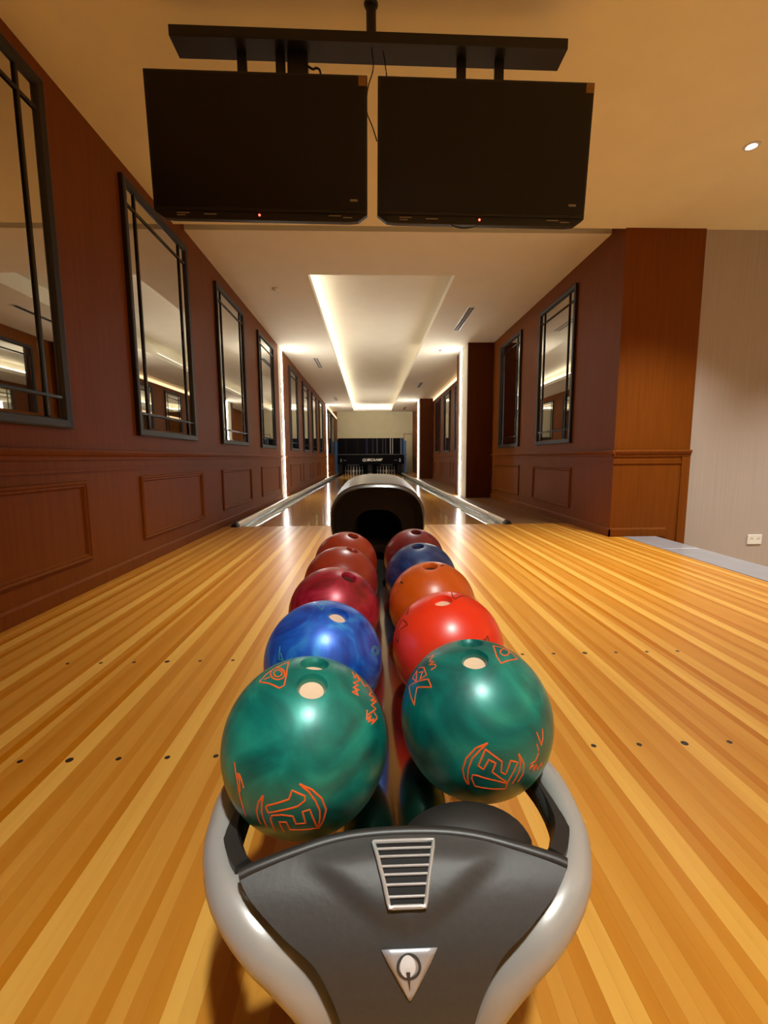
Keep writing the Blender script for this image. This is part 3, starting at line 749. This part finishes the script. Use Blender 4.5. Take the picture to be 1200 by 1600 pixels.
# silver bumpers round both sides
bump_path = [(0.150,-4.70,0.330),(0.198,-4.755,0.350),(0.224,-4.85,0.362),(0.221,-4.94,0.362),(0.201,-4.995,0.361),(0.179,-5.022,0.355),(0.148,-5.041,0.338),(0.119,-5.048,0.313),(0.096,-5.050,0.281),(0.079,-5.046,0.240),(0.062,-5.034,0.16),(0.056,-5.030,0.03)]
bump_r = [.014,.017,.0195,.0195,.0205,.0235,.0265,.0270,.0260,.0245,.022,.020]
for sx in (-1, 1):
    pts = catmull([P(sx*x-0.002, y, z) for x, y, z in bump_path], 6)
    rad = [v.x for v in catmull([(r, 0, 0) for r in bump_r], 6)]
    o = MB().tube(pts, rad, n=20).build('side_bumper', M['silver'], br, smooth=True, angle=60); o['label'] = 'silver rounded bumper'
    lin_path = [(0.160,-4.72,0.345), (0.190,-4.80,0.356), (0.206,-4.88,0.364), (0.203,-4.945,0.371), (0.186,-4.985,0.377), (0.173,-5.003,0.381)]
    rings = []
    pl = catmull([P(sx*x-0.002, y, z) for x, y, z in lin_path], 5)
    for i, p in enumerate(pl):
        t = (pl[min(i+1, len(pl)-1)]-pl[max(i-1, 0)]); t.z = 0; t.normalize()
        nrm = Vector((t.y, -t.x, 0))*(1 if sx > 0 else -1)
        if nrm.x*sx > 0: nrm = -nrm            # inward
        rings.append([p-nrm*0.012+Vector((0,0,0.008)), p+nrm*0.004+Vector((0,0,0.009)), p+nrm*0.009+Vector((0,0,-0.003)), p+nrm*0.009+Vector((0,0,-0.020)), p-nrm*0.012+Vector((0,0,-0.030))])
    MB().loft(rings).build('bumper_lining', M['charcoal_dark'], br, smooth=True, angle=30)
    # outer ball rail, on small posts
    MB().tube([P(sx*0.203, -4.99, 0.3610), P(sx*0.203, -4.4, 0.3695), P(sx*0.206, -3.50, 0.380)], 0.011, n=10).build('outer_rail', M['charcoal_dark'], br, smooth=True)
    for y in (-4.70, -4.15, -3.65):
        MB().tube([P(sx*0.06, y, 0.25), P(sx*0.13, y, 0.30), P(sx*0.198, y, 0.36)], 0.012, n=8).build('rail_bracket', M['charcoal_dark'], br, smooth=True)
# stainless middle cover between the two rows
rings = []
for y, dz in ((-5.0, 0.0), (-4.4, 0.0085), (-3.45, 0.0225)):
    pr = [(-0.082, 0.335), (-0.066, 0.352), (-0.046, 0.366), (-0.030, 0.376), (0, 0.380), (0.030, 0.376), (0.046, 0.366), (0.066, 0.352), (0.082, 0.335), (0.082, 0.31), (-0.082, 0.31)]
    rings.append([P(x, y, z+dz) for x, z in pr])
MB().loft(rings).build('middle_cover', M['steel'], br, smooth=True, angle=50)
MB().loft([[P(-0.07, y, 0.16), P(0.07, y, 0.16), P(0.060, y, 0.335), P(-0.060, y, 0.335)] for y in (-5.02, -3.3)]).build('track_beam', M['black_matt'], br)
# pedestals
for y0, y1 in ((-5.03, -4.84), (-3.75, -2.95)):
    MB().loft([[P(-0.050, y0, 0.001), P(0.050, y0, 0.001), P(0.050, y1, 0.001), P(-0.050, y1, 0.001)], [P(-0.050, y0, 0.25), P(0.050, y0, 0.25), P(0.050, y1, 0.25), P(-0.050, y1, 0.25)]]).build('pedestal', M['charcoal_dark'], br, bevel=0.006)
# black rubber stop dome on the right
rings = []
for k in range(1, 9):
    a = math.pi/2*k/8
    rings.append([P(0.076+0.080*math.sin(a)*math.cos(t), -4.982+0.046*math.sin(a)*math.sin(t), 0.372+0.050*math.cos(a)) for t in [2*math.pi*q/24 for q in range(24)]])
MB().loft(rings).build('ball_stop', M['rubber'], br, smooth=True, angle=60)

# hood where the balls come up
def hood_ring(y, hwid, zt, zb, n=40, e=2.8):
    c = (zt+zb)/2; h = (zt-zb)/2; out = []
    for k in range(n):
        a = 2*math.pi*k/n; ca, sa = math.cos(a), math.sin(a)
        x = hwid*math.copysign(abs(ca)**(2/e), ca); z = c+h*math.copysign(abs(sa)**(2/e), sa)
        if z < 0.5: x *= 1-0.9*(0.5-z)          # tucks in below
        out.append(P(x+0.004, y, z))
    return out
hs = [(-3.40, 0.205, 0.690, 0.335), (-3.415, 0.212, 0.698, 0.328), (-3.405, 0.219, 0.705, 0.322), (-3.36, 0.2215, 0.714, 0.32), (-3.25, 0.221, 0.735, 0.315), (-3.10, 0.212, 0.748, 0.31), (-2.95, 0.195, 0.742, 0.31), (-2.80, 0.170, 0.705, 0.30), (-2.70, 0.135, 0.640, 0.29), (-2.65, 0.08, 0.56, 0.28)]
ho = MB().loft([hood_ring(*h) for h in hs], caps=False)
ho.add(hood_ring(*hs[-1]), [tuple(range(40))])
hood = ho.build('hood', M['hood'], br, smooth=True, angle=60); tag(hood, 'dark glossy rounded hood')
ins = [(-3.402, 0.204, 0.689, 0.336), (-3.385, 0.190, 0.672, 0.345), (-3.375, 0.175, 0.655, 0.35)]
MB().loft([hood_ring(*h) for h in ins], caps=False).build('hood_lip', M['hood_in'], hood, smooth=True, angle=60)
mo = [(-3.376, 0.176, 0.656, 0.349), (-3.377, 0.120, 0.590, 0.30), (-3.30, 0.112, 0.580, 0.30), (-3.0, 0.10, 0.56, 0.30)]
mm = MB().loft([hood_ring(*h) for h in mo], caps=False); mm.add(hood_ring(*mo[-1]), [tuple(range(40))])
mm.build('hood_mouth', M['hood_in'], hood, smooth=True, angle=40)
MB().tube([Vector(p) for p in hood_ring(-3.38, 0.2225, 0.712, 0.32)][1:20], 0.0028, n=6).build('hood_highlight', M['silver'], hood, smooth=True)  # silver tube drawn in for the thin highlight along the hood top
MB().loft([[P(-0.15, -3.36, 0.001), P(0.15, -3.36, 0.001), P(0.12, -2.72, 0.001), P(-0.12, -2.72, 0.001)], [P(-0.19, -3.37, 0.42), P(0.19, -3.37, 0.42), P(0.15, -2.74, 0.40), P(-0.15, -2.74, 0.40)]]).build('hood_base', M['hood_in'], br, bevel=0.01)

# ------------------------------------------------------------------ bowling balls
BR = 0.1082
MARKS = {
    'L1': [
        [(-0.303,-0.951,0.060), (-0.360,-0.932,-0.035), (-0.390,-0.910,-0.144), (-0.387,-0.889,-0.244), (-0.363,-0.869,-0.337)],
        [(-0.303,-0.951,0.060), (-0.325,-0.944,-0.053), (-0.333,-0.930,-0.155), (-0.317,-0.911,-0.264), (-0.294,-0.885,-0.362)],
        [(-0.264,-0.963,-0.048), (-0.035,-0.998,0.045), (-0.001,-0.991,0.135), (0.125,-0.990,0.068), (0.124,-0.992,0.017), (0.051,-0.998,-0.038), (-0.114,-0.990,-0.084), (-0.261,-0.956,-0.135), (-0.282,-0.957,-0.071), (-0.264,-0.963,-0.048)],
        [(-0.211,-0.888,-0.408), (-0.242,-0.946,-0.217), (-0.220,-0.962,-0.164), (-0.117,-0.983,-0.140), (-0.003,-0.988,-0.156), (0.022,-0.964,-0.265), (0.120,-0.957,-0.266), (0.096,-0.989,-0.109), (0.169,-0.981,-0.092), (0.233,-0.895,-0.381), (-0.051,-0.934,-0.353), (-0.074,-0.968,-0.239), (-0.150,-0.959,-0.241), (-0.116,-0.908,-0.402)],
        [(0.071,-0.978,0.194), (0.197,-0.973,0.123), (0.290,-0.957,0.009), (0.331,-0.933,-0.139), (0.296,-0.912,-0.285), (0.240,-0.885,-0.400)],
        [(0.071,-0.978,0.194), (0.166,-0.981,0.104), (0.227,-0.974,-0.002), (0.267,-0.955,-0.127), (0.265,-0.932,-0.247), (0.232,-0.888,-0.396)],
        [(-0.209,0.137,0.968), (-0.178,-0.179,0.968), (-0.174,-0.350,0.921), (-0.227,-0.372,0.900), (-0.358,-0.259,0.897), (-0.514,-0.127,0.848), (-0.452,-0.018,0.892), (-0.346,0.059,0.937), (-0.209,0.137,0.968)],
        [(-0.202,-0.165,0.965), (-0.202,-0.209,0.957), (-0.220,-0.237,0.946), (-0.252,-0.243,0.937), (-0.292,-0.226,0.929), (-0.334,-0.188,0.924), (-0.370,-0.131,0.920), (-0.393,-0.063,0.917), (-0.398,0.001,0.917), (-0.383,0.041,0.923), (-0.347,0.040,0.937), (-0.301,0.004,0.954), (-0.255,-0.050,0.966), (-0.220,-0.110,0.969), (-0.202,-0.165,0.965)],
        [(-0.240,-0.143,0.960), (-0.240,-0.170,0.956), (-0.250,-0.186,0.950), (-0.268,-0.190,0.945), (-0.291,-0.180,0.940), (-0.315,-0.156,0.936), (-0.335,-0.123,0.934), (-0.348,-0.086,0.934), (-0.350,-0.053,0.935), (-0.341,-0.032,0.940), (-0.321,-0.030,0.946), (-0.297,-0.046,0.954), (-0.271,-0.075,0.960), (-0.251,-0.109,0.962), (-0.240,-0.143,0.960)],
        [(-0.378,-0.136,0.916), (-0.453,-0.130,0.882)],
        [(0.571,0.167,0.804), (0.611,0.017,0.791), (0.626,0.207,0.752), (0.658,0.035,0.752), (0.595,-0.102,0.797), (0.660,-0.066,0.748), (0.591,-0.184,0.785), (0.669,-0.139,0.731), (0.587,-0.255,0.768), (0.658,-0.237,0.715), (0.623,-0.171,0.763)],
        [(0.634,0.175,0.754), (0.705,0.065,0.706), (0.733,0.031,0.679), (0.773,0.202,0.601), (0.815,0.088,0.573), (0.781,-0.074,0.620), (0.856,0.060,0.513), (0.801,-0.136,0.584), (0.876,0.040,0.480), (0.807,-0.191,0.559), (0.867,-0.133,0.480), (0.826,-0.233,0.513)],
        [(0.761,-0.306,0.572), (0.755,-0.410,0.513), (0.806,-0.310,0.505), (0.773,-0.409,0.485), (0.838,-0.300,0.456), (0.811,-0.384,0.441), (0.878,-0.225,0.422), (0.833,-0.223,0.507), (0.761,-0.363,0.538)],
        [(-0.656,-0.709,0.259), (-0.640,-0.746,0.184), (-0.618,-0.777,0.118), (-0.599,-0.800,0.022), (-0.580,-0.810,-0.090), (-0.563,-0.808,-0.177), (-0.540,-0.776,-0.327)],
        [(-0.611,-0.771,0.179), (-0.583,-0.804,0.120), (-0.580,-0.815,-0.002)],
        [(-0.591,-0.786,0.184), (-0.556,-0.821,0.132), (-0.531,-0.845,0.062)],
    ],
    'R1': [
        [(-0.087,-0.960,0.265), (-0.225,-0.954,0.200), (-0.330,-0.942,0.065), (-0.362,-0.929,-0.074), (-0.342,-0.920,-0.191), (-0.298,-0.914,-0.274)],
        [(-0.087,-0.960,0.265), (-0.178,-0.966,0.186), (-0.265,-0.961,0.077), (-0.304,-0.951,-0.059), (-0.305,-0.935,-0.180), (-0.289,-0.918,-0.272)],
        [(-0.119,-0.973,0.199), (-0.197,-0.980,0.003), (-0.139,-0.990,-0.035), (-0.082,-0.993,0.084), (-0.003,-0.999,0.043), (-0.040,-0.997,-0.065), (0.147,-0.962,-0.228), (0.260,-0.965,0.021), (0.172,-0.983,0.059), (0.115,-0.987,-0.110), (0.061,-0.996,-0.069), (0.068,-0.996,0.060), (-0.119,-0.973,0.199)],
        [(-0.221,-0.933,-0.284), (-0.263,-0.949,-0.171), (-0.251,-0.960,-0.123), (-0.203,-0.971,-0.123), (0.018,-0.982,-0.187), (0.148,-0.959,-0.242), (0.137,-0.935,-0.327), (-0.221,-0.933,-0.284)],
        [(0.271,-0.955,0.122), (0.341,-0.940,-0.022), (0.339,-0.928,-0.151), (0.282,-0.926,-0.250)],
        [(0.271,-0.955,0.122), (0.295,-0.956,-0.009), (0.279,-0.953,-0.120), (0.215,-0.942,-0.258)],
        [(0.529,-0.801,0.280), (0.570,-0.805,0.167), (0.594,-0.798,0.102)],
        [(0.519,-0.840,0.159), (0.550,-0.833,0.060)],
        [(0.626,-0.731,0.272), (0.624,-0.762,0.171), (0.594,-0.798,0.102)],
        [(0.551,-0.834,0.034), (0.505,-0.862,-0.046), (0.443,-0.895,-0.053), (0.426,-0.897,-0.118), (0.476,-0.876,-0.082), (0.489,-0.852,-0.188), (0.517,-0.852,-0.087), (0.558,-0.804,-0.206), (0.608,-0.784,-0.127), (0.632,-0.745,-0.211)],
        [(-0.676,-0.273,0.684), (-0.651,-0.404,0.642), (-0.812,-0.214,0.543), (-0.861,-0.344,0.376), (-0.890,-0.196,0.413), (-0.894,-0.006,0.447), (-0.804,-0.138,0.578), (-0.676,-0.273,0.684)],
        [(-0.810,-0.126,0.573), (-0.845,0.040,0.533), (-0.780,0.085,0.620), (-0.808,-0.109,0.579)],
        [(-0.762,0.112,0.638), (-0.701,-0.011,0.713), (-0.688,-0.197,0.698), (-0.770,-0.157,0.619), (-0.724,-0.079,0.685), (-0.769,-0.017,0.639)],
        [(-0.627,0.164,0.762), (-0.551,0.104,0.828), (-0.625,0.007,0.781), (-0.570,-0.074,0.818), (-0.641,-0.058,0.766), (-0.571,-0.135,0.810), (-0.564,-0.187,0.804), (-0.628,-0.180,0.757)],
        [(0.231,0.026,0.973), (0.203,-0.231,0.952), (0.227,-0.348,0.910), (0.356,-0.254,0.899), (0.521,-0.112,0.846), (0.468,0.004,0.884), (0.365,0.066,0.929), (0.231,0.026,0.973)],
        [(0.442,-0.007,0.897), (0.415,-0.072,0.907), (0.382,-0.124,0.916), (0.347,-0.160,0.924), (0.316,-0.176,0.932), (0.293,-0.173,0.940), (0.283,-0.153,0.947), (0.287,-0.118,0.951), (0.307,-0.071,0.949), (0.340,-0.017,0.940), (0.381,0.038,0.924), (0.423,0.084,0.902), (0.452,0.096,0.887), (0.456,0.057,0.888), (0.442,-0.007,0.897)],
    ],
    'R2': [
        [(0.109,0.278,0.955), (0.059,-0.096,0.994), (0.085,-0.207,0.975), (0.222,-0.044,0.974), (0.426,0.188,0.885), (0.277,0.235,0.932), (0.109,0.278,0.955)],
        [(-0.776,-0.228,0.589), (-0.756,-0.326,0.568), (-0.876,-0.194,0.441), (-0.913,-0.316,0.259), (-0.951,-0.173,0.258), (-0.908,-0.104,0.406), (-0.820,-0.070,0.569), (-0.776,-0.228,0.589)],
        [(-0.706,0.033,0.707), (-0.759,-0.027,0.650), (-0.725,-0.071,0.686), (-0.691,0.091,0.717)],
        [(0.453,-0.754,0.475), (0.490,-0.750,0.445), (0.543,-0.677,0.496), (0.561,-0.718,0.412)],
    ],
    'R3': [
        [(-0.734,-0.234,0.638), (-0.695,-0.358,0.624), (-0.757,-0.228,0.612), (-0.696,-0.220,0.683)],
        [(0.162,-0.211,0.964), (0.266,-0.097,0.959), (0.221,-0.069,0.973), (0.162,-0.211,0.964)],
    ],
    'L2': [
        [(0.942,-0.227,0.249), (0.935,-0.269,0.232), (0.917,-0.325,0.230), (0.893,-0.381,0.241), (0.867,-0.425,0.262), (0.843,-0.452,0.290), (0.827,-0.460,0.322), (0.822,-0.448,0.351), (0.828,-0.419,0.372), (0.845,-0.376,0.381), (0.869,-0.326,0.373), (0.895,-0.275,0.350), (0.920,-0.233,0.316), (0.936,-0.214,0.279), (0.942,-0.227,0.249)],
        [(0.915,-0.293,0.279), (0.911,-0.315,0.267), (0.901,-0.344,0.263), (0.887,-0.375,0.268), (0.873,-0.400,0.280), (0.859,-0.416,0.297), (0.851,-0.420,0.316), (0.848,-0.412,0.334), (0.851,-0.394,0.347), (0.861,-0.368,0.353), (0.874,-0.338,0.349), (0.889,-0.311,0.336), (0.902,-0.291,0.318), (0.912,-0.284,0.297), (0.915,-0.293,0.279)],
        [(-0.218,0.170,0.961), (0.018,-0.249,0.968), (0.049,-0.031,0.998), (-0.077,0.117,0.990)],
        [(-0.610,-0.597,0.522), (-0.611,-0.708,0.354), (-0.541,-0.757,0.366), (-0.588,-0.674,0.446)],
    ],
    'L3': [
        [(0.125,-0.055,0.991), (0.132,-0.351,0.927)],
        [(-0.116,-0.086,0.989), (0.125,-0.055,0.991)],
    ],
}
HOLES = {
    'L1': [(0.143,-0.357,0.923), (0.124,0.058,0.991)],
    'R1': [(-0.094,-0.280,0.955), (-0.051,0.127,0.991)],
    'L2': [(0.289,-0.296,0.910)],
    'R2': [(-0.137,-0.203,0.970)],
    'L3': [(0.364,-0.286,0.886)],
    'R3': [(-0.073,-0.195,0.978)],
    'L4': [(0.326,-0.076,0.942)],
    'R4': [(-0.106,-0.221,0.970)],
    'L5': [(0.253,-0.263,0.931)],
    'R5': [(0.041,-0.298,0.954)],
}
BALL_POS = {'L1': (-0.121, -4.894, 0.456), 'R1': (0.118, -4.846, 0.456), 'L2': (-0.121, -4.662, 0.46), 'R2': (0.117, -4.62, 0.46), 'L3': (-0.121, -4.415, 0.463), 'R3': (0.121, -4.372, 0.463), 'L4': (-0.119, -4.178, 0.466), 'R4': (0.121, -4.128, 0.465), 'L5': (-0.117, -3.939, 0.47), 'R5': (0.125, -3.875, 0.468)}
BALLS = {
    'L1': ('teal', 'insert', 'orange_ink', 'teal pearl bowling ball with orange 12, front left of the rack'),
    'R1': ('teal', 'insert', 'orange_ink', 'teal pearl bowling ball with orange 12, front right of the rack'),
    'L2': ('blue', 'insert', 'green_ink', 'bright blue swirled bowling ball behind the left teal ball'),
    'R2': ('scarlet', 'insert', 'black_ink', 'scarlet orange bowling ball behind the right teal ball'),
    'L3': ('magenta', 'insert_dark', 'green_ink', 'magenta red swirled bowling ball behind the bright blue one'),
    'R3': ('orange', 'insert_dark', 'black_ink', 'plain orange bowling ball behind the scarlet one'),
    'L4': ('brick', 'insert_dark', None, 'brick red bowling ball, fourth from the front on the left'),
    'R4': ('navy', 'insert_dark', None, 'dark blue bowling ball behind the orange one'),
    'L5': ('brick2', 'insert_dark', None, 'dull orange red bowling ball, last on the left by the hood'),
    'R5': ('maroon', 'insert_dark', None, 'maroon bowling ball, last on the right by the hood'),
}
BM = {
    'teal': ball_mat('teal_pearl', (0,84,80), (0,124,114), (30,160,142), scale=10, swirl=1.8, rough=0.40, metal=0.3),
    'blue': ball_mat('blue_pearl', (14,58,168), (22,100,216), (60,162,240), scale=11, swirl=2.4, rough=0.40, metal=0.3),
    'scarlet': ball_mat('scarlet', (232,44,14), (240,52,18), (236,58,26), scale=5, rough=0.36),
    'magenta': ball_mat('magenta_pearl', (120,14,30), (170,24,52), (204,56,86), scale=12, swirl=2.6, rough=0.38, metal=0.3),
    'orange': ball_mat('orange', (206,84,10), (214,92,14), (220,104,20), scale=5, rough=0.36),
    'brick': ball_mat('brick_red', (150,42,24), (160,48,28), (168,54,32), scale=6, rough=0.36),
    'navy': ball_mat('navy_pearl', (16,38,92), (28,62,124), (50,92,150), scale=11, swirl=2.4, rough=0.36),
    'brick2': ball_mat('orange_red', (164,48,22), (172,54,26), (178,60,32), scale=6, rough=0.36),
    'maroon': ball_mat('maroon', (110,24,32), (124,32,38), (140,40,46), scale=8, rough=0.36),
}
def frame_from(n):
    n = Vector(n).normalized(); a = n.cross(Vector((0, 1, 0.2))).normalized(); b = n.cross(a)
    mt = Matrix((a, b, n)).transposed().to_4x4(); return mt
ico = bmesh.new(); bmesh.ops.create_icosphere(ico, subdivisions=6, radius=BR)
base_me = bpy.data.meshes.new('ball_base'); ico.to_mesh(base_me); ico.free()
def make_ball(key):
    mat, ins_m, ink, label = BALLS[key]
    sp_o = bpy.data.objects.new('tmp_ball', base_me.copy()); COL.objects.link(sp_o)
    cut = MB()
    hr = 0.0155
    for n in HOLES[key]:
        mt = frame_from(n)
        prof_h = [(hr, -0.034), (hr, -0.0085), (hr+0.0015, -0.0055), (hr+0.0045, -0.0005), (hr+0.0085, 0.0035)]
        rings = [[mt @ Vector((r*math.cos(2*math.pi*k/36), r*math.sin(2*math.pi*k/36), BR+z)) for k in range(36)] for r, z in prof_h]
        cut.loft(rings)
    cu = cut.build('tmp_cut')
    bo = sp_o.modifiers.new('holes', 'BOOLEAN'); bo.operation = 'DIFFERENCE'; bo.object = cu; bo.solver = 'EXACT'
    dg = bpy.context.evaluated_depsgraph_get()
    me = bpy.data.meshes.new_from_object(sp_o.evaluated_get(dg)); me.name = 'ball_shell'
    bpy.data.objects.remove(sp_o); bpy.data.objects.remove(cu)
    me.materials.clear(); me.materials.append(BM[mat]); me.shade_smooth(); me.set_sharp_from_angle(angle=math.radians(50))
    b = obj('bowling_ball', me); b.location = BALL_POS[key]
    tag(b, label, 'bowling ball', 'bowling balls on the return rack')
    for n in HOLES[key]:
        mt = frame_from(n)
        rings = [[mt @ Vector((r*math.cos(2*math.pi*k/28), r*math.sin(2*math.pi*k/28), BR+z)) for k in range(28)] for r, z in ((hr-0.0002, -0.013), (hr*0.5, -0.0135), (0.0005, -0.0137))]
        MB().loft(rings).build('finger_insert', M[ins_m], b)
    if ink and key in MARKS:
        for pl in MARKS[key]:
            pts = []
            for a, c in zip(pl[:-1], pl[1:]):
                a, c = Vector(a).normalized(), Vector(c).normalized()
                k = max(1, int((a-c).length*BR/0.003))
                pts += [a.lerp(c, i/k).normalized() for i in range(k)]
            pts.append(Vector(pl[-1]).normalized())
            wd = 0.00105 if ink != 'green_ink' else 0.0006
            vs = []; fs = []
            for i, p in enumerate(pts):
                t = pts[min(i+1, len(pts)-1)]-pts[max(i-1, 0)]
                sd = p.cross(t).normalized()
                for q, h in ((-1, 1.0), (-0.7, 1.003), (0.7, 1.003), (1, 1.0)):
                    vs.append((p+sd*(q*wd/BR)).normalized()*BR*h)
            for i in range(len(pts)-1):
                for j in range(3):
                    a = i*4+j; fs.append((a, a+1, a+5, a+4))
            MB().add(vs, fs).build('printed_line', M[ink], b)
    return b
for k in BALLS: make_ball(k)
bpy.context.view_layer.update()
